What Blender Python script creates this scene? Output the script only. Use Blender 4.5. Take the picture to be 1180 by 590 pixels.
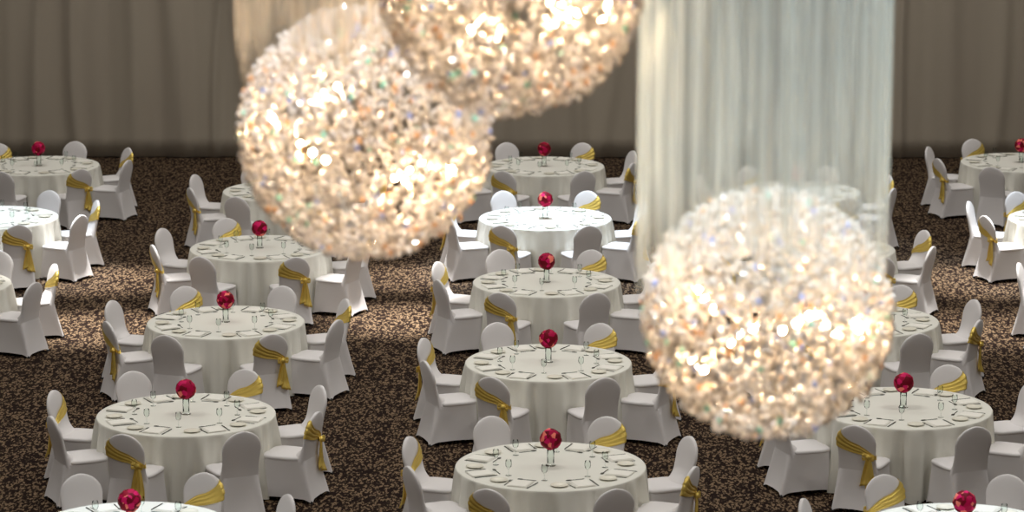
import bpy, bmesh, math, random
from mathutils import Vector, Matrix, noise
PI = math.pi
R_ = math.radians
S = bpy.context.scene
for o in list(bpy.data.objects): bpy.data.objects.remove(o)
C = S.collection

# ------------------------------------------------------------------ camera
FPX, PITCH, YAW, CAM_H = 3500.0, R_(11.2), R_(0.386), 8.35
cd = bpy.data.cameras.new('camera'); cam = bpy.data.objects.new('camera', cd); C.objects.link(cam)
cd.sensor_width = 36; cd.lens = FPX/1180*36; cd.clip_end = 200
cam.location = (0, 0, CAM_H); cam.rotation_euler = (PI/2-PITCH, 0, YAW)
cd.dof.use_dof = True; cd.dof.focus_distance = 33.0; cd.dof.aperture_fstop = 2.2
S.camera = cam
# ------------------------------------------------------------------ world + exposure
w = bpy.data.worlds.new('world'); S.world = w; w.use_nodes = True
w.node_tree.nodes['Background'].inputs[0].default_value = (.9, .92, 1, 1)
w.node_tree.nodes['Background'].inputs[1].default_value = .1
S.view_settings.view_transform = 'Standard'; S.view_settings.look = 'None'
S.view_settings.exposure = 0.0; S.view_settings.gamma = 1; S.view_settings.use_curve_mapping = False

def area(name, loc, sx, sy, power, col=(1,1,1), spread=180):
    l = bpy.data.lights.new(name, 'AREA'); l.shape = 'RECTANGLE'; l.size = sx; l.size_y = sy
    l.energy = power; l.color = col; l.spread = R_(spread)
    o = bpy.data.objects.new(name, l); C.objects.link(o); o.location = loc; return o
def spot(name, loc, target, power, col=(1,1,1), ang=20, blend=.6, rad=.15):
    l = bpy.data.lights.new(name, 'SPOT'); l.energy = power; l.color = col
    l.spot_size = R_(ang); l.spot_blend = blend; l.shadow_soft_size = rad
    o = bpy.data.objects.new(name, l); C.objects.link(o); o.location = loc
    d = Vector(target)-Vector(loc); o.rotation_euler = d.to_track_quat('-Z', 'Y').to_euler(); return o
WARM = (1, .93, .82); COOL = (.72, .86, 1.0); NEU = (1, .97, .92)
# fill lights added under the unseen ceiling to brighten the hall
for i, (y, p) in enumerate([(20, 205), (30, 190), (37, 165), (46, 190)]):
    for x in (-8, 0, 8): area('ceiling_fill_light', (x, y, 10.9), 3.0, 1.2, p, NEU, 150)
# cool spotlights in rows
for x, y, p, a in [(0.18, 41.07, 8000, 21), (-7.3, 40.9, 4200, 20), (7.2, 41.0, 4200, 21), (4.6, 42.6, 2200, 16),
                   (-3.55, 25.6, 2600, 18), (3.82, 25.6, 2600, 18)]:
    spot('cool_spotlight', (x, y+1.2, 10.8), (x, y, .75), p, COOL, a, .5)
# neutral washes on the carpet lanes
for x, y, p, a in [(-1.65, 37.9, 20000, 13), (-1.75, 40.6, 14000, 12), (-5.5, 37.4, 19000, 14), (-5.7, 40.4, 15000, 13), (5.7, 37.4, 11000, 15), (5.9, 40.4, 12000, 15)]:
    spot('carpet_spotlight', (x, y+1, 10.8), (x, y, 0), p, NEU, a, .9, .3)
spot('table_pinspot', (-3.5, 35.4, 10.8), (-3.5, 34.6, .75), 350, (1, .82, .74), 7, 1.0, .1)

# ------------------------------------------------------------------ materials
def mat(name, col, rough=.8, metal=0, trans=0, emit=None, sheen=0, build=None, ior=1.45):
    m = bpy.data.materials.new(name); m.use_nodes = True; nt = m.node_tree; b = nt.nodes['Principled BSDF']
    b.inputs['Base Color'].default_value = (*col, 1); b.inputs['Roughness'].default_value = rough
    b.inputs['Metallic'].default_value = metal; b.inputs['Transmission Weight'].default_value = trans
    b.inputs['IOR'].default_value = ior
    if sheen: b.inputs['Sheen Weight'].default_value = sheen
    if emit: b.inputs['Emission Color'].default_value = (*emit[0], 1); b.inputs['Emission Strength'].default_value = emit[1]
    if build: build(nt, b)
    return m
def N(nt, t, **kw):
    n = nt.nodes.new(t)
    for k, v in kw.items():
        if k in n.inputs: n.inputs[k].default_value = v
        else: setattr(n, k, v)
    return n
def ramp(nt, stops, interp='LINEAR'):
    n = nt.nodes.new('ShaderNodeValToRGB'); cr = n.color_ramp; cr.interpolation = interp
    while len(cr.elements) > 1: cr.elements.remove(cr.elements[-1])
    cr.elements[0].position = stops[0][0]; cr.elements[0].color = (*stops[0][1], 1)
    for p, c in stops[1:]:
        e = cr.elements.new(p); e.color = (*c, 1)
    return n
def weave(scale=350, strength=.08, dist=.002, var=.06):
    def f(nt, b):
        tc = N(nt, 'ShaderNodeTexCoord'); n = N(nt, 'ShaderNodeTexNoise', Scale=scale)
        nt.links.new(tc.outputs['Object'], n.inputs['Vector'])
        bp = N(nt, 'ShaderNodeBump', Strength=strength, Distance=dist)
        nt.links.new(n.outputs['Fac'], bp.inputs['Height']); nt.links.new(bp.outputs['Normal'], b.inputs['Normal'])
    return f
def carpet(nt, b):
    tc = N(nt, 'ShaderNodeTexCoord'); mp = N(nt, 'ShaderNodeMapping'); mp.inputs['Scale'].default_value = (1, .42, 1)
    nt.links.new(tc.outputs['Object'], mp.inputs[0])
    n1 = N(nt, 'ShaderNodeTexNoise', Scale=20.0, Detail=1.0)
    nt.links.new(mp.outputs[0], n1.inputs['Vector'])
    mx = N(nt, 'ShaderNodeMixRGB', blend_type='LINEAR_LIGHT'); mx.inputs[0].default_value = .03
    nt.links.new(mp.outputs[0], mx.inputs[1]); nt.links.new(n1.outputs['Color'], mx.inputs[2])
    v = N(nt, 'ShaderNodeTexVoronoi', Scale=27.0, feature='SMOOTH_F1'); v.inputs['Smoothness'].default_value = .2
    nt.links.new(mx.outputs[0], v.inputs['Vector'])
    n2 = N(nt, 'ShaderNodeTexNoise', Scale=47.0, Detail=1.0, Distortion=.8)
    nt.links.new(mp.outputs[0], n2.inputs['Vector'])
    a = N(nt, 'ShaderNodeMath', operation='MULTIPLY_ADD'); a.inputs[1].default_value = .7
    nt.links.new(v.outputs['Distance'], a.inputs[0]); nt.links.new(n2.outputs['Fac'], a.inputs[2])
    r = ramp(nt, [(.0, (.215, .148, .094)), (.72, (.18, .121, .074)), (.83, (.018, .0115, .008)), (1, (.012, .006, .0045))])
    nt.links.new(a.outputs[0], r.inputs[0]); nt.links.new(r.outputs[0], b.inputs['Base Color'])
    b.inputs['Specular IOR Level'].default_value = .08
def petals(nt, b):
    tc = N(nt, 'ShaderNodeTexCoord'); oi = N(nt, 'ShaderNodeObjectInfo')
    ad = N(nt, 'ShaderNodeVectorMath', operation='ADD')
    nt.links.new(tc.outputs['Object'], ad.inputs[0]); nt.links.new(oi.outputs['Random'], ad.inputs[1])
    v = N(nt, 'ShaderNodeTexVoronoi', Scale=21.0)
    nt.links.new(ad.outputs[0], v.inputs['Vector'])
    sp = N(nt, 'ShaderNodeSeparateColor'); nt.links.new(v.outputs['Color'], sp.inputs[0])
    r = ramp(nt, [(0, (.16, .0015, .012)), (.42, (.42, .003, .055)), (.66, (.66, .01, .12)), (.78, (.92, .22, .17)), (.92, (.28, .003, .02))], 'CONSTANT')
    nt.links.new(sp.outputs[0], r.inputs[0]); nt.links.new(r.outputs[0], b.inputs['Base Color'])
    b.inputs['Specular IOR Level'].default_value = .15
def drape_mat(nt, b):
    tc = N(nt, 'ShaderNodeTexCoord'); mp = N(nt, 'ShaderNodeMapping'); mp.inputs['Scale'].default_value = (1.2, 1, .15)
    n = N(nt, 'ShaderNodeTexNoise', Scale=1.0, Detail=3.0)
    nt.links.new(tc.outputs['Object'], mp.inputs[0]); nt.links.new(mp.outputs[0], n.inputs['Vector'])
    r = ramp(nt, [(.3, (.40, .345, .275)), (.7, (.44, .385, .305))])
    nt.links.new(n.outputs['Fac'], r.inputs[0]); nt.links.new(r.outputs[0], b.inputs['Base Color'])
def gold_b(nt, b):
    tc = N(nt, 'ShaderNodeTexCoord'); n = N(nt, 'ShaderNodeTexNoise', Scale=60.0, Detail=2.0)
    nt.links.new(tc.outputs['Object'], n.inputs['Vector'])
    bp = N(nt, 'ShaderNodeBump', Strength=.5, Distance=.006)
    nt.links.new(n.outputs['Fac'], bp.inputs['Height']); nt.links.new(bp.outputs['Normal'], b.inputs['Normal'])
def sheer_mat(name, col, lo, hi, fade=.45):
    m = bpy.data.materials.new(name); m.use_nodes = True; nt = m.node_tree; nt.nodes.clear()
    out = N(nt, 'ShaderNodeOutputMaterial'); tr = N(nt, 'ShaderNodeBsdfTransparent')
    df = N(nt, 'ShaderNodeBsdfDiffuse'); df.inputs[0].default_value = (*col, 1)
    tl = N(nt, 'ShaderNodeBsdfTranslucent'); tl.inputs[0].default_value = (*col, 1)
    m1 = N(nt, 'ShaderNodeMixShader'); m1.inputs[0].default_value = .5
    nt.links.new(df.outputs[0], m1.inputs[1]); nt.links.new(tl.outputs[0], m1.inputs[2])
    uv = N(nt, 'ShaderNodeUVMap'); mp = N(nt, 'ShaderNodeMapping'); mp.inputs['Scale'].default_value = (62, .5, 1)
    n = N(nt, 'ShaderNodeTexNoise', Scale=1.0, Detail=3.0)
    nt.links.new(uv.outputs[0], mp.inputs[0]); nt.links.new(mp.outputs[0], n.inputs['Vector'])
    mr = N(nt, 'ShaderNodeMapRange'); mr.inputs['From Min'].default_value = .3; mr.inputs['From Max'].default_value = .7
    mr.inputs['To Min'].default_value = lo; mr.inputs['To Max'].default_value = hi
    nt.links.new(n.outputs['Fac'], mr.inputs['Value'])
    sx = N(nt, 'ShaderNodeSeparateXYZ'); nt.links.new(uv.outputs[0], sx.inputs[0])   # the strands end at uneven lengths above the hem
    fr = N(nt, 'ShaderNodeMapRange'); fr.inputs['From Min'].default_value = 0; fr.inputs['From Max'].default_value = fade
    nt.links.new(sx.outputs['Y'], fr.inputs['Value'])
    mu = N(nt, 'ShaderNodeMath', operation='MULTIPLY'); nt.links.new(fr.outputs[0], mu.inputs[0]); nt.links.new(mr.outputs[0], mu.inputs[1])
    m2 = N(nt, 'ShaderNodeMixShader'); nt.links.new(mu.outputs[0], m2.inputs[0])
    nt.links.new(tr.outputs[0], m2.inputs[1]); nt.links.new(m1.outputs[0], m2.inputs[2])
    nt.links.new(m2.outputs[0], out.inputs[0]); return m
def thin_glass(name, k):
    m = bpy.data.materials.new(name); m.use_nodes = True; nt = m.node_tree; nt.nodes.clear()
    out = N(nt, 'ShaderNodeOutputMaterial'); tr = N(nt, 'ShaderNodeBsdfTransparent'); tr.inputs[0].default_value = (.95, .97, .96, 1)
    gl = N(nt, 'ShaderNodeBsdfGlossy'); gl.inputs['Roughness'].default_value = .05
    lw = N(nt, 'ShaderNodeLayerWeight'); lw.inputs['Blend'].default_value = k
    tc = N(nt, 'ShaderNodeTexCoord'); n = N(nt, 'ShaderNodeTexNoise', Scale=30.0); bp = N(nt, 'ShaderNodeBump', Strength=.02)
    nt.links.new(tc.outputs['Object'], n.inputs['Vector']); nt.links.new(n.outputs['Fac'], bp.inputs['Height']); nt.links.new(bp.outputs['Normal'], gl.inputs['Normal'])
    mx = N(nt, 'ShaderNodeMixShader'); nt.links.new(lw.outputs['Fresnel'], mx.inputs[0])
    nt.links.new(tr.outputs[0], mx.inputs[1]); nt.links.new(gl.outputs[0], mx.inputs[2]); nt.links.new(mx.outputs[0], out.inputs[0]); return m
def lustre(m, k):        # cut crystal also scatters the light of the lamps behind it
    nt = m.node_tree; b = nt.nodes['Principled BSDF']; out = [n for n in nt.nodes if n.type == 'OUTPUT_MATERIAL'][0]
    t = N(nt, 'ShaderNodeBsdfTranslucent'); t.inputs[0].default_value = b.inputs['Base Color'].default_value
    mx = N(nt, 'ShaderNodeMixShader'); mx.inputs[0].default_value = k
    nt.links.new(b.outputs[0], mx.inputs[1]); nt.links.new(t.outputs[0], mx.inputs[2]); nt.links.new(mx.outputs[0], out.inputs[0])
M = dict(
    carpet=mat('patterned_carpet', (.1,.06,.04), .95, build=carpet),
    wall=mat('plaster_wall', (.42,.39,.35), .9, build=weave(40,.1,.005)),
    ceil=mat('ceiling_plaster', (.6,.58,.55), .95, build=weave(20,.1,.005)),
    drape=mat('taupe_drape_fabric', (.42,.38,.32), .85, sheen=.2, build=drape_mat),
    cloth=mat('ivory_cotton', (.76,.75,.68), .85, build=weave()),
    spandex=mat('white_spandex', (.75,.725,.725), .55, sheen=.15, build=weave(500,.05)),
    gold=mat('gold_satin', (.92,.69,.17), .38, .6, build=gold_b),
    black=mat('black_rubber', (.02,.02,.02), .6, build=weave(200)),
    napkin=mat('cream_napkin_linen', (.84,.82,.75), .85, build=weave(300)),
    china=mat('cream_china', (.83,.80,.68), .25, build=weave(100,.01)),
    steel=mat('cutlery_steel', (.13,.15,.14), .22, 1, build=weave(80,.02)),
    glass=thin_glass('clear_glass', .10),
    petal=mat('red_flower_petals', (.6,.02,.08), .6, build=petals),
    wood=mat('plywood_table', (.35,.22,.12), .7, build=weave(60)),
    leg=mat('grey_table_steel', (.3,.3,.3), .4, .8, build=weave(60)),
    frame=mat('chandelier_chrome', (.75,.68,.58), .25, 1, build=weave(60,.02)),
    bulb=mat('warm_bulb_glass', (1,.9,.7), .3, emit=((1,.69,.40), 560)),
    crystal=mat('clear_crystal', (.84,.82,.80), .09, 0, .5, ior=1.6, build=weave(90,.02)),
    amber=mat('amber_painted_glint', (1,.7,.45), .08, 0, .6, ior=1.6, build=weave(90,.02)),  # amber, blue and green tints paint in the coloured sparkle of clear crystal
    blue=mat('blue_painted_glint', (.5,.62,1), .06, 0, .6, ior=1.6, build=weave(90,.02)),
    green=mat('green_painted_glint', (.5,.95,.85), .06, 0, .6, ior=1.6, build=weave(90,.02)),
    sheer=sheer_mat('white_voile', (.86,.94,.93), .14, .92, .60),
    sheer_warm=sheer_mat('cream_voile', (.88,.80,.66), .38, .95, .30),
)

for k_ in ('crystal', 'amber', 'blue', 'green'): lustre(M[k_], .24)

# ------------------------------------------------------------------ helpers
def obj(name, bm, m, parent=None, smooth=True, mesh=None):
    if mesh is None:
        mesh = bpy.data.meshes.new(name); bmesh.ops.recalc_face_normals(bm, faces=bm.faces)
        bm.to_mesh(mesh); bm.free(); mesh.materials.append(m)
        if smooth: mesh.polygons.foreach_set('use_smooth', [True]*len(mesh.polygons))
    o = bpy.data.objects.new(name, mesh); C.objects.link(o); o.parent = parent
    return o
def empty(name, loc=(0,0,0), rz=0):
    o = bpy.data.objects.new(name, None); C.objects.link(o); o.location = loc; o.rotation_euler.z = rz
    o.empty_display_size = .1; return o
def tag(o, label, cat, group=None):
    o['label'] = label; o['category'] = cat
    if group: o['group'] = group
    return o
def struct(name, bm, m, smooth=False):
    o = obj(name, bm, m, None, smooth); o['kind'] = 'structure'; return o
def children(o): return [c for c in ALLCH.get(o.name, [])]
ALLCH = {}
def reg(o, p):
    ALLCH.setdefault(p.name, []).append(o); return o
def copy_tree(o, parent=None):
    c = o.copy(); C.objects.link(c); c.parent = parent
    for ch in list(ALLCH.get(o.name, [])): reg(copy_tree(ch, c), c)
    return c
def part(name, bm, m, parent, smooth=True):
    return reg(obj(name, bm, m, parent, smooth), parent)
def grid(bm, nu, nv, f, closed_u=False, flip=False):
    vs = [[bm.verts.new(f(i/(nu if closed_u else nu-1), j/(nv-1))) for i in range(nu)] for j in range(nv)]
    for j in range(nv-1):
        for i in range(nu if closed_u else nu-1):
            k = (i+1) % nu
            try: bm.faces.new((vs[j][i], vs[j][k], vs[j+1][k], vs[j+1][i]))
            except ValueError: pass
    return vs
def box(bm, x0, x1, y0, y1, z0, z1):
    v = [bm.verts.new(p) for p in ((x0,y0,z0),(x1,y0,z0),(x1,y1,z0),(x0,y1,z0),(x0,y0,z1),(x1,y0,z1),(x1,y1,z1),(x0,y1,z1))]
    for f in ((0,3,2,1),(4,5,6,7),(0,1,5,4),(1,2,6,5),(2,3,7,6),(3,0,4,7)): bm.faces.new([v[i] for i in f])
def lathe(bm, prof, n=24, cx=0, cy=0):
    vs = grid(bm, n, len(prof), lambda u, v: Vector((cx+prof[round(v*(len(prof)-1))][0]*math.cos(2*PI*u), cy+prof[round(v*(len(prof)-1))][0]*math.sin(2*PI*u), prof[round(v*(len(prof)-1))][1])), True)
    return vs
def tube(bm, pts, r, n=8, closed=False):
    pts = [Vector(p) for p in pts]; rings = []
    for i, p in enumerate(pts):
        a = pts[i-1] if (i or closed) else p; b = pts[(i+1) % len(pts)] if (i < len(pts)-1 or closed) else p
        t = (b-a).normalized(); q = t.to_track_quat('Z', 'Y')
        rings.append([bm.verts.new(p + q @ Vector((r*math.cos(2*PI*k/n), r*math.sin(2*PI*k/n), 0))) for k in range(n)])
    m = len(rings)
    for i in range(m if closed else m-1):
        for k in range(n): bm.faces.new((rings[i][k], rings[i][(k+1)%n], rings[(i+1)%m][(k+1)%n], rings[(i+1)%m][k]))
    if not closed: bm.faces.new(rings[0][::-1]); bm.faces.new(rings[-1])
# pinhole model of the same camera, used to leave out repeats that are wholly outside the frame
MW = (Matrix.Translation(cam.location) @ cam.rotation_euler.to_matrix().to_4x4()).inverted()
def project(x, y, z):
    p = MW @ Vector((x, y, z)); return 590+FPX*p.x/-p.z, 295-FPX*p.y/-p.z, -p.z
def seen(x, y, zlo, zhi, r):
    px, py, d = project(x, y, zhi); qx, qy, _ = project(x, y, zlo); m = r*FPX/d
    return -m < px < 1180+m and py-m*.3 < 590 and qy+m*.3 > 0
def unproject(px, py, Z):
    return cam.location + cam.rotation_euler.to_matrix() @ Vector(((px-590)/FPX*Z, -(py-295)/FPX*Z, -Z))

# ------------------------------------------------------------------ the hall
XW, YB, YF, ZC = 15.0, 51.2, -4.0, 11.5
def slab(name, m, x0, x1, y0, y1, z0, z1):
    bm = bmesh.new(); box(bm, x0, x1, y0, y1, z0, z1); return struct(name, bm, m)
slab('floor', M['carpet'], -XW, XW, YF, YB, -.1, 0)
slab('ceiling', M['ceil'], -XW, XW, YF, YB, ZC, ZC+.1)
slab('wall_back', M['wall'], -XW, XW, YB, YB+.2, 0, ZC)
slab('wall_front', M['wall'], -XW, XW, YF-.2, YF, 0, ZC)
slab('wall_left', M['wall'], -XW-.2, -XW, YF, YB, 0, ZC)
slab('wall_right', M['wall'], XW, XW+.2, YF, YB, 0, ZC)
# pleated drape over the far wall
random.seed(3)
folds = []
x = -13.6
while x < 13.6:
    folds.append((x, random.uniform(-.35, .30), random.uniform(.05, .22), random.uniform(.04, .13), random.uniform(0, 6)))
    x += random.uniform(.3, 1.0)
YD = 50.72
def drape(u, v):
    x = -13.5+27*u; z = .015+v*11.2
    y = .012*math.sin(x*7+.4*z)+.006*math.sin(x*19+1+math.sin(x*2)*2)
    for fx, sl, wd, am, ph in folds:
        c = fx+sl*(z/2.6-.5)*.9+.06*math.sin(z*1.1+ph)
        d = (x-c)/wd
        if abs(d) < 3.2: y -= am*math.exp(-d*d)*(.45+.55*min(1, z/1.4+.3))
    return Vector((x, YD+y, z))
bm = bmesh.new(); grid(bm, 1100, 34, drape)
dr = obj('curtain', bm, M['drape'])
md = dr.modifiers.new('thickness', 'SOLIDIFY'); md.thickness = .006
tag(dr, 'taupe pleated floor-length drape covering the whole far wall of the hall', 'curtain')

# ------------------------------------------------------------------ chair under a white stretch cover
def bw(z):      # half width of the back
    if z > .765: return max(.0, .205*math.sqrt(max(0, 1-((z-.765)/.205)**2)))
    return .205 - .012*math.sin((.765-z)/.33*PI) if z > .43 else .207
def byc(z): return -.215-(z-.45)*.20          # centre line leans back
def bt(z):
    t = .032 if z > .62 else .032+.018*((.62-z)/.2)**2
    return t*(.35+.65*math.sqrt(max(0, 1-max(0, (z-.80)/.172)**2)))
def back_pt(a, z, off=0):
    c, s = math.cos(a), math.sin(a); w_, t_ = bw(z), bt(z)
    if s > 0 and z < .66: t_ += .13*((.66-z)/.19)**2.4*s
    return Vector(((w_+off)*math.copysign(abs(c)**.75, c), byc(z)+(t_+off)*math.copysign(abs(s)**.75, s), z))
def rrect(a, hx, y0, y1, p):
    c, s = math.cos(a), math.sin(a)
    return hx*math.copysign(abs(c)**p, c), (y0+y1)/2+(y1-y0)/2*math.copysign(abs(s)**p, s)
ZS = .925
def make_chair(sash):
    root = make_chair_raw(sash); seen_ = set()
    def rec(o):
        for c in ALLCH.get(o.name, []):
            if c.data.name not in seen_:
                seen_.add(c.data.name)
                for v in c.data.vertices: v.co.z *= ZS
            rec(c)
    rec(root); return root
def make_chair_raw(sash):
    root = empty('banquet_chair')
    bm = bmesh.new()
    vs = grid(bm, 40, 34, lambda u, v: back_pt(2*PI*u, .43+.5392*math.sin(v*PI/2)), True)
    bm.faces.new(vs[-1]); part('backrest', bm, M['spandex'], root)
    bm = bmesh.new()
    prof = [(.93,.452),(1.0,.462),(1.015,.476),(1.0,.490),(.95,.499),(.8,.505),(.5,.510),(.2,.512)]
    def seat(u, v):
        k, z = prof[round(v*7)]; x, y = rrect(2*PI*u, .218*k, .002-.222*k, .002+.222*k, .42); return Vector((x, y-.0, z))
    vs = grid(bm, 48, 8, seat, True); bm.faces.new(vs[-1]); bm.faces.new(vs[0][::-1]); part('seat', bm, M['spandex'], root)
    bm = bmesh.new()
    def skirt(u, v):
        a = 2*PI*u; t = 1-v                     # t 0 at the seat, 1 at the hem
        x0, y0 = rrect(a, .210, -.262, .218, .34)
        x1, y1 = rrect(a, .240, -.365, .245, .20)
        cc = min(1, abs(math.cos(a)*math.sin(a))*2)          # 1 at the corners
        mid = (1-cc)**.8 if cc < 1 else 0
        k = t**1.25; x = x0+(x1-x0)*k; y = y0+(y1-y0)*(t if y0 < 0 else k)
        pull = .26*mid*math.sin(min(1, t)*PI*.70)*.42
        x *= 1-pull*(1 if abs(math.cos(a)) > .7 else .1); y = y-pull*.30*(1 if y > 0 else -1)*(abs(math.sin(a)) > .7)
        z = .462-(.462-(.012+.036*mid))*t
        return Vector((x, y, z))
    grid(bm, 72, 14, skirt, True); part('skirt', bm, M['spandex'], root)
    for sx, sy in ((-.222,.228),(.222,.228),(-.222,-.346),(.222,-.346)):
        bm = bmesh.new(); lathe(bm, [(.001,.0),(.016,.0),(.017,.012),(.012,.03),(.001,.032)], 12, sx*.96, sy*.97); part('foot', bm, M['black'], root)
    if sash:
        bm = bmesh.new()
        def band(u, v):
            a = 2*PI*u; c = math.cos(a); q = (c+1)/2       # q 1 on the knot side (+X), 0 on the high side
            zc = .815-.20*q; hw = .078*(1-q)**1.1+.021
            z = zc+(v-.5)*2*hw
            rip = .003*math.sin(v*PI*6+q*3)+.0015*math.sin(v*40+a*2)
            return back_pt(a, z, .007+rip)
        grid(bm, 72, 22, band, True); s = part('sash', bm, M['gold'], root)
        kx, kz = .135, .628; ky = byc(kz)-bt(kz)-.016
        bm = bmesh.new()
        bmesh.ops.create_icosphere(bm, subdivisions=3, radius=1)
        for v in bm.verts:
            n_ = noise.noise(v.co*2.3)*.25; v.co = Vector((kx+v.co.x*.031*(1+n_), ky+v.co.y*.024*(1+n_), kz+v.co.z*.033*(1+n_)))
        part('knot', bm, M['gold'], s)
        for sg, ln, tw in ((-1, .30, .4), (1, .35, 1.7)):
            bm = bmesh.new()
            def tail(u, v, sg=sg, ln=ln, tw=tw):
                w_ = .017+.036*v**.7; x = kx+sg*(.004+.026*v)+(u-.5)*2*w_
                z = kz-.01-ln*v-(.03*(u-.5)*sg*v); yb = -.255-.12*(.462-z)/.45 if z < .462 else byc(z)-bt(z)
                y = min(ky, yb-.016)-.008*math.sin(u*PI*3+tw+v*2)
                return Vector((x, y, z))
            grid(bm, 13, 14, tail); t = part('tail', bm, M['gold'], s)
            t.modifiers.new('thickness', 'SOLIDIFY').thickness = .003
        for sg in (-1, 1):
            bm = bmesh.new()
            grid(bm, 14, 5, lambda u, v, sg=sg: Vector((kx+sg*.065*math.sin(u*PI), ky-.006+.012*math.cos(u*2*PI)*.8, kz+.018*math.sin(u*PI*2)*1.2+(v-.5)*.034)), False)
            t = part('bow_loop', bm, M['gold'], s); t.modifiers.new('thickness', 'SOLIDIFY').thickness = .003
    return root
CH = {True: make_chair(True), False: make_chair(False)}
used = {True: False, False: False}
def fresh(key, proto, u=used):
    if not u.get(key): u[key] = True; return proto
    return copy_tree(proto)

# ------------------------------------------------------------------ table, flower ball, vase, place setting
TH, TR = .75, .90
def make_table(seed):
    rnd = random.Random(seed); ph = [rnd.uniform(0, 6) for _ in range(6)]
    root = empty('banquet_table')
    bm = bmesh.new()
    prof = [(0, .012)]+[(i/12, 0) for i in range(1, 1)]
    def top(u, v):
        a = 2*PI*u; r = TR*max(.001, v); return Vector((r*math.cos(a), r*math.sin(a), TH))
    grid(bm, 144, 8, top, True)
    def side(u, v):
        a = 2*PI*u
        if v < .12:
            t = v/.12*PI/2; return Vector(((TR+.012*math.sin(t))*math.cos(a), (TR+.012*math.sin(t))*math.sin(a), TH-.012*(1-math.cos(t))))
        h = (v-.12)/.88
        wv = .55*math.sin(15*a+ph[0]+.7*math.sin(3*a+ph[1]))+.6*math.sin(26*a+ph[2]+math.sin(5*a+ph[3]))+.32*math.sin(41*a+ph[4])
        r = TR+.012+.040*h+.062*h**.6*wv
        return Vector((r*math.cos(a), r*math.sin(a), TH-.012-(TH-.018)*h))
    grid(bm, 288, 22, side, True)
    bmesh.ops.remove_doubles(bm, verts=bm.verts, dist=.0008)
    part('tablecloth', bm, M['cloth'], root)
    bm = bmesh.new(); lathe(bm, [(.001, TH-.032), (TR-.01, TH-.032), (TR-.006, TH-.02), (TR-.01, TH-.004), (.001, TH-.004)], 64); part('tabletop', bm, M['wood'], root)
    for sx in (-1, 1):
        for sy in (-1, 1):
            bm = bmesh.new(); tube(bm, [(sx*.5, sy*.42, 0), (sx*.5, sy*.42, TH-.033)], .014); part('leg', bm, M['leg'], root)
    return root
TB = [make_table(s) for s in (1, 2, 3)]
def make_ball():
    bm = bmesh.new(); bmesh.ops.create_icosphere(bm, subdivisions=4, radius=.104)
    for v in bm.verts:
        d, p = noise.voronoi(v.co*21); v.co *= 1.05-.16*min(.6, d[0])+.02
    return obj('flower_ball', bm, M['petal'])
def make_vase():
    bm = bmesh.new()
    lathe(bm, [(.001,0),(.046,0),(.050,.004),(.046,.010),(.034,.016),(.033,.10),(.036,.178),(.0335,.178),(.0305,.10),(.0305,.03),(.001,.026)], 28)
    return obj('glass_vase', bm, M['glass'])
BALL, VASE = make_ball(), make_vase()
def make_napkin():
    bm = bmesh.new()
    for k, (w_, d_) in enumerate(((.098,.118), (.096,.116), (.086,.110))):
        z0 = .0015+k*.004
        box(bm, -w_+.004*k, w_, -d_, d_-.006*k, z0, z0+.0036)
    bmesh.ops.bevel(bm, geom=bm.edges[:], offset=.0012, segments=1, affect='EDGES')
    return obj('napkin', bm, M['napkin'], smooth=False)
def make_plate():
    bm = bmesh.new(); lathe(bm, [(.001,.001),(.045,.001),(.05,.004),(.082,.013),(.084,.015),(.081,.0155),(.048,.0075),(.001,.0065)], 36)
    return obj('bread_plate', bm, M['china'])
def outline(bm, pts, z0, z1):
    a = [bm.verts.new((x, y, z0)) for x, y in pts]; b = [bm.verts.new((x, y, z1)) for x, y in pts]
    bm.faces.new(a[::-1]); bm.faces.new(b); n = len(pts)
    for i in range(n): bm.faces.new((a[i], a[(i+1)%n], b[(i+1)%n], b[i]))
def make_fork():
    bm = bmesh.new()
    outline(bm, [(-.006,-.105),(.006,-.105),(.0042,-.02),(.0035,.03),(.012,.05),(.0125,.062),(-.0125,.062),(-.012,.05),(-.0035,.03),(-.0042,-.02)], .001, .0035)
    for k in range(4):
        x = -.0125+k*.0073; outline(bm, [(x,.062),(x+.003,.062),(x+.0026,.10),(x+.0006,.10)], .001, .0035)
    return obj('fork', bm, M['steel'], smooth=False)
def make_knife():
    bm = bmesh.new()
    outline(bm, [(-.007,-.115),(.007,-.115),(.0055,-.01),(.0095,0),(.0105,.06),(.008,.10),(.001,.12),(-.004,.118),(-.0045,0),(-.0055,-.01)], .001, .0045)
    return obj('knife', bm, M['steel'], smooth=False)
def make_spoon():
    bm = bmesh.new()
    pts = [(-.005,-.09),(.005,-.09),(.0032,.03)]+[(.017*math.sin(t), .066-.030*math.cos(t)) for t in [R_(20+32*i) for i in range(11)]]+[(-.0032,.03)]
    outline(bm, pts, .001, .004); return obj('dessert_spoon', bm, M['steel'], smooth=False)
def make_glass():
    bm = bmesh.new()
    lathe(bm, [(.001,0),(.034,.0),(.034,.002),(.006,.006),(.004,.012),(.004,.075),(.012,.084),(.030,.105),(.036,.13),(.034,.165),(.031,.185),(.0297,.185),(.0325,.165),(.0343,.13),(.0285,.107),(.001,.088)], 20)
    for v in bm.verts: v.co *= .82
    return obj('wine_glass', bm, M['glass'])
PR = dict(napkin=make_napkin(), bread_plate=make_plate(), fork=make_fork(), knife=make_knife(), dessert_spoon=make_spoon(), wine_glass=make_glass())
pu = {}
def put(key, proto, loc, rz, label, cat, group):
    o = fresh(key, proto, pu); o.location = loc; o.rotation_euler.z = rz; return tag(o, label, cat, group)

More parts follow.
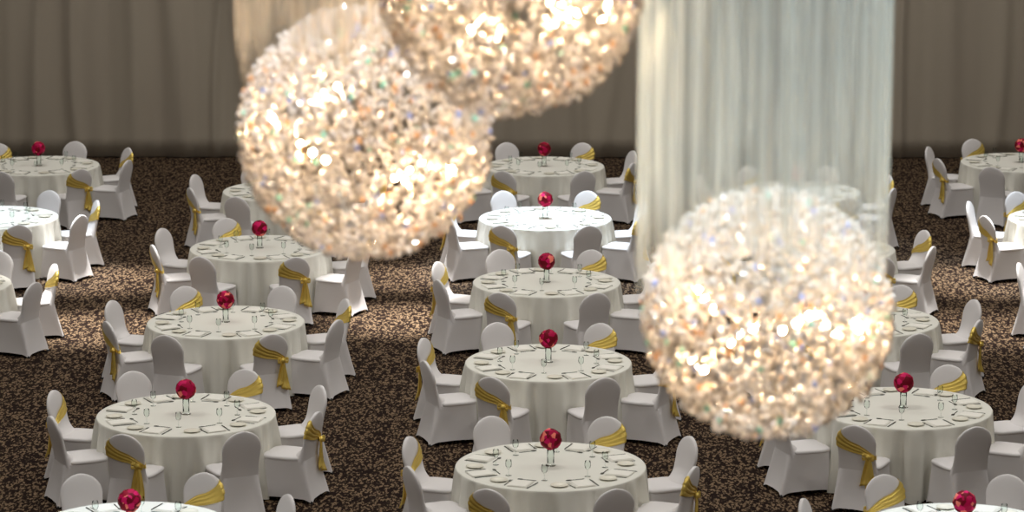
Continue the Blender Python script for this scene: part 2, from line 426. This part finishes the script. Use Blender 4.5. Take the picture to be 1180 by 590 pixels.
XS = dict(FL=-7.48, L=-3.555, C=.18, R=3.82, FR=7.46)
A, B = 'A', 'B'
TABLES = [  # column, distance, sash phase, short name, full description
    ('L', 25.90, A, 'nearest left-row table'), ('L', 30.05, A, 'second left-row table'),
    ('L', 34.42, B, 'third left-row table'), ('L', 38.90, B, 'fourth left-row table'),
    ('L', 43.22, B, 'farthest left-row table'),
    ('C', 28.07, A, 'nearest centre-row table'), ('C', 32.40, A, 'second centre-row table'),
    ('C', 36.73, A, 'third centre-row table'), ('C', 41.07, A, 'fourth centre-row table'),
    ('C', 45.40, A, 'farthest centre-row table'),
    ('R', 25.90, B, 'nearest right-row table'), ('R', 30.38, A, 'second right-row table'),
    ('R', 34.57, A, 'third right-row table'), ('R', 38.90, B, 'fourth right-row table'),
    ('R', 43.22, B, 'farthest right-row table'),
    ('FL', 36.55, B, 'near table at the left edge'), ('FL', 41.07, B, 'middle table at the left edge'),
    ('FL', 45.40, B, 'far table at the left edge'),
    ('FR', 36.73, B, 'near table at the right edge'), ('FR', 41.07, B, 'middle table at the right edge'),
    ('FR', 45.80, B, 'far table at the right edge'),
]
# eight places: angle measured from the camera side, clockwise seen from above
PL = [('front left', -24, A, 1.36), ('left near', -66, B, 1.35), ('left far', -111, A, 1.38), ('back left', -156, B, 1.36),
      ('back right', 156, A, 1.36), ('right far', 111, B, 1.38), ('right near', 66, A, 1.35), ('front right', 24, B, 1.36)]
rng = random.Random(11)
TURN = {0: 3, 1: 4.7, 2: 2, 3: -1.5, 11: -2, 12: -3, 17: 10, 20: -2}      # how far the ring of chairs is turned round its table
DX = {1: .03, 15: .15, 16: .04}
for ti, (col, ty, ph, tn) in enumerate(TABLES):
    tx = XS[col]+DX.get(ti, 0); p = TB[ti % 3]
    t = fresh(('t', ti % 3), p, pu); t.location = (tx, ty, 0); t.rotation_euler.z = rng.uniform(0, 6)
    tag(t, 'round table under a floor-length ivory cloth, '+tn, 'table', 'round banquet tables')
    if seen(tx, ty, .75, 1.15, .1):
        put('vase', VASE, (tx, ty, TH+.001), 0, 'clear glass vase under the red flower ball on '+tn, 'vase', 'glass centrepiece vases')
        b = put('ball', BALL, (tx, ty, TH+.262), rng.uniform(0, 6), 'red and coral flower ball on glass vase, '+tn, 'flower ball', 'red flower balls')
    for nm, ang, sph, rad in PL:
        a = R_(ang+TURN.get(ti, 0)+rng.uniform(-.7, .7)); ux, uy = math.sin(a), -math.cos(a)
        sash = (sph == ph); r0 = rad+rng.uniform(-.01, .015)
        cx, cy = tx+ux*(r0-.22), ty+uy*(r0-.22)
        if seen(tx+ux*r0, ty+uy*r0, 0, .97, .30):
            c = fresh(sash, CH[sash]); c.location = (cx, cy, 0); c.rotation_euler.z = math.atan2(uy, ux)+PI/2+R_(rng.uniform(-3, 3))
            lab = ('white covered chair with gold sash, ' if sash else 'plain white covered chair, ')+nm+' place of '+tn
            tag(c, lab, 'chair', 'gold-sashed banquet chairs' if sash else 'plain white banquet chairs')
        rz = math.atan2(uy, ux)+PI/2
        if not seen(tx+ux*.7, ty+uy*.7, .74, .95, .25): continue
        def L(lx, ly, j=.01):   # lx to the guest's right, ly towards the centre
            return (tx+ux*(.72-ly)-uy*lx*1 + rng.uniform(-j, j), ty+uy*(.72-ly)+ux*lx*1+rng.uniform(-j, j), TH+.001)
        if True:
            pl = nm+' place, '+tn
            put('napkin', PR['napkin'], L(0, .0), rz+R_(rng.uniform(-6, 6)), 'folded cream napkin at '+pl, 'napkin', 'folded napkins')
            put('bread_plate', PR['bread_plate'], L(-.23, .03), rz, 'small cream bread plate at '+pl, 'plate', 'bread plates')
            put('fork', PR['fork'], L(-.125, .0, .003), rz+R_(rng.uniform(-5, 5)), 'steel fork left of napkin at '+pl, 'fork', 'forks')
            put('knife', PR['knife'], L(.125, .0, .003), rz+R_(rng.uniform(-5, 5)), 'steel knife right of napkin at '+pl, 'knife', 'knives')
            put('dessert_spoon', PR['dessert_spoon'], L(0, .16, .006), rz+PI/2+R_(rng.uniform(-5, 5)), 'steel dessert spoon above napkin at '+pl, 'spoon', 'dessert spoons')
            put('wine_glass', PR['wine_glass'], L(.16, .22), rz, 'clear stemmed wine glass at '+pl, 'glass', 'wine glasses')

# ------------------------------------------------------------------ crystal chandeliers and their sheer curtains
def gem(bm, c, s, q, st=1.35):
    v = []
    n = 6
    top = bm.verts.new(c+q@Vector((0, 0, s*st))); bot = bm.verts.new(c+q@Vector((0, 0, -s*st*1.1)))
    r1 = [bm.verts.new(c+q@Vector((s*.8*math.cos(2*PI*k/n), s*.8*math.sin(2*PI*k/n), s*.45))) for k in range(n)]
    r2 = [bm.verts.new(c+q@Vector((s*math.cos(2*PI*(k+.5)/n), s*math.sin(2*PI*(k+.5)/n), -s*.25))) for k in range(n)]
    for k in range(n):
        j = (k+1) % n
        bm.faces.new((top, r1[k], r1[j])); bm.faces.new((r1[k], r2[k], r1[j])); bm.faces.new((r1[j], r2[k], r2[j])); bm.faces.new((bot, r2[j], r2[k]))
gm = {}
for k in ('crystal', 'amber', 'blue', 'green'):
    bm = bmesh.new(); gem(bm, Vector((0,0,0)), .0145, Matrix.Identity(3))
    me = bpy.data.meshes.new(k); bmesh.ops.recalc_face_normals(bm, faces=bm.faces); bm.to_mesh(me); bm.free(); me.materials.append(M[k]); gm[k] = me
def chandelier(px, py, Z, rpx, label, seed):
    rnd = random.Random(seed); c = unproject(px, py, Z); R = rpx*Z/FPX
    root = empty('crystal_chandelier', c); tag(root, label, 'chandelier', 'crystal globe chandeliers')
    tocam = (cam.location-c).normalized()
    pts = []
    Nn = 2700
    for i in range(Nn):
        z = 1-2*(i+.5)/Nn; a = i*2.399963+rnd.uniform(-.3, .3); r = math.sqrt(1-z*z)
        pts.append(Vector((r*math.cos(a), r*math.sin(a), z)).normalized()*R*rnd.uniform(.93, 1.0))
    for i in range(1500):
        v = Vector((rnd.gauss(0,1), rnd.gauss(0,1), rnd.gauss(0,1))).normalized(); pts.append(v*R*rnd.uniform(.72, .92))
    pts.sort(key=lambda p: -(p.dot(tocam)))
    qs = lambda: Matrix.Rotation(rnd.uniform(-.5,.5), 3, 'X') @ Matrix.Rotation(rnd.uniform(-.5,.5), 3, 'Y') @ Matrix.Rotation(rnd.uniform(0, 6), 3, 'Z')
    for i, p in enumerate(pts[:100]):
        k = rnd.choices(('crystal','amber','blue','green'), (90, 5, 3, 2))[0]
        o = bpy.data.objects.new('crystal', gm[k]); C.objects.link(o); o.parent = root; o.location = p; o.rotation_euler = qs().to_euler()
        if k != 'crystal': o['label'] = k+' crystal, glint painted as a tint'
    bms = {k: bmesh.new() for k in ('crystal', 'amber', 'blue', 'green')}
    for p in pts[100:]:
        k = rnd.choices(('crystal','amber','blue','green'), (94.2, 3.4, 1.4, 1))[0]
        gem(bms[k], p, rnd.uniform(.0115, .0165), qs())
    big = bpy.data.meshes.new('crystals'); full = bmesh.new()
    for mi, k in enumerate(bms):
        for f in bms[k].faces: f.material_index = mi
        tmp = bpy.data.meshes.new('tmp'); bmesh.ops.recalc_face_normals(bms[k], faces=bms[k].faces); bms[k].to_mesh(tmp); bms[k].free(); full.from_mesh(tmp); bpy.data.meshes.remove(tmp)
    full.to_mesh(big); full.free()
    for k in bms: big.materials.append(M[k])
    o = bpy.data.objects.new('crystals', big); C.objects.link(o); o.parent = root; o['kind'] = 'stuff'
    for k in range(6):      # wire hoops that carry the crystals
        bm = bmesh.new(); q = Matrix.Rotation(k*PI/6, 3, 'Z')
        tube(bm, [q@Vector((R*.9*math.cos(t), 0, R*.9*math.sin(t))) for t in [2*PI*i/48 for i in range(48)]], .003, 6, True); obj('hoop', bm, M['frame'], root)
    bm = bmesh.new(); tube(bm, [(0,0,-R*.3), (0,0,ZC-c.z-.02)], .0025, 8)
    lathe(bm, [(.001, ZC-c.z-.06),(.07, ZC-c.z-.05),(.07, ZC-c.z-.001),(.001, ZC-c.z-.001)], 20); obj('rod', bm, M['frame'], root)
    for i in range(18):      # six groups of three lamps
        g = i//3; z = -.72+1.1*((g*5) % 6+.5)/6+.07*(i % 3-1)*(-1)**g; a = g*PI/3+seed*.9+.15*(i % 3); r = math.sqrt(1-z*z)
        p = Vector((r*math.cos(a), r*math.sin(a), z))*R*.74
        bm = bmesh.new(); bmesh.ops.create_icosphere(bm, subdivisions=2, radius=.013, matrix=Matrix.Translation(p)); bb = obj('bulb', bm, M['bulb'], root)
        bm = bmesh.new(); q = p.normalized(); tube(bm, [p*.3, p-q*.015], .004, 6); obj('bulb_arm', bm, M['frame'], root)
    return c, R
def sheer(c, R, zbot, label, m, seed, dx=0):
    rnd = random.Random(seed); ph = [rnd.uniform(0, 6) for _ in range(5)]; bm = bmesh.new(); uvl = bm.loops.layers.uv.new('UVMap')
    nu, nv = 360, 12
    def f(u, v):
        a = 2*PI*u; rr = R*(1+.016*math.sin(31*a+ph[0]+math.sin(4*a))+.012*math.sin(53*a+ph[1]))
        zb = zbot+.07*math.sin(7*a+ph[2])+.05*math.sin(19*a+ph[3])
        return Vector((rr*math.cos(a)+dx, rr*math.sin(a), zb-c.z+(ZC-.03-zb)*v))
    vs = grid(bm, nu, nv, f, True)
    idx = {}
    for j in range(nv):
        for i in range(nu): idx[vs[j][i]] = (i/nu, j/(nv-1)*(ZC-zbot))
    for fc in bm.faces:
        us = [idx[l.vert][0] for l in fc.loops]; wrap = max(us)-min(us) > .5
        for l in fc.loops:
            u, v = idx[l.vert]
            if wrap and u < .5: u += 1
            l[uvl].uv = (u, v)
    o = obj('sheer_curtain', bm, m); o.location = c; tag(o, label, 'curtain', 'sheer tube curtains round the chandeliers')
    return o
c1, r1 = chandelier(421, 152, 14.7, 148, 'glowing crystal globe chandelier at left, partly behind the topmost globe', 1)
c2, r2 = chandelier(590, -20, 13.3, 154, 'glowing crystal globe chandelier cut by the top edge, highest of three', 2)
c3, r3 = chandelier(884, 361, 14.2, 146, 'glowing crystal globe chandelier at lower right, lowest of three', 3)
sheer(c1, r1*.985, c1.z+.34, 'cream sheer tube curtain hanging above the left crystal globe', M['sheer_warm'], 5)
sheer(c3, r3*.965, c3.z+.10, 'white sheer tube curtain hanging above the lower right crystal globe', M['sheer'], 6, -.03)
for c, p, col in ((c1, 340, (.97,.98,1)), (c2, 210, (.95,.97,1)), (c3, 500, (.84,.95,1))):
    spot('curtain_downlight', (c.x, c.y-.1, 11.3), (c.x, c.y, 0), p*10, col, 18, .6, .1)
bpy.context.view_layer.update()
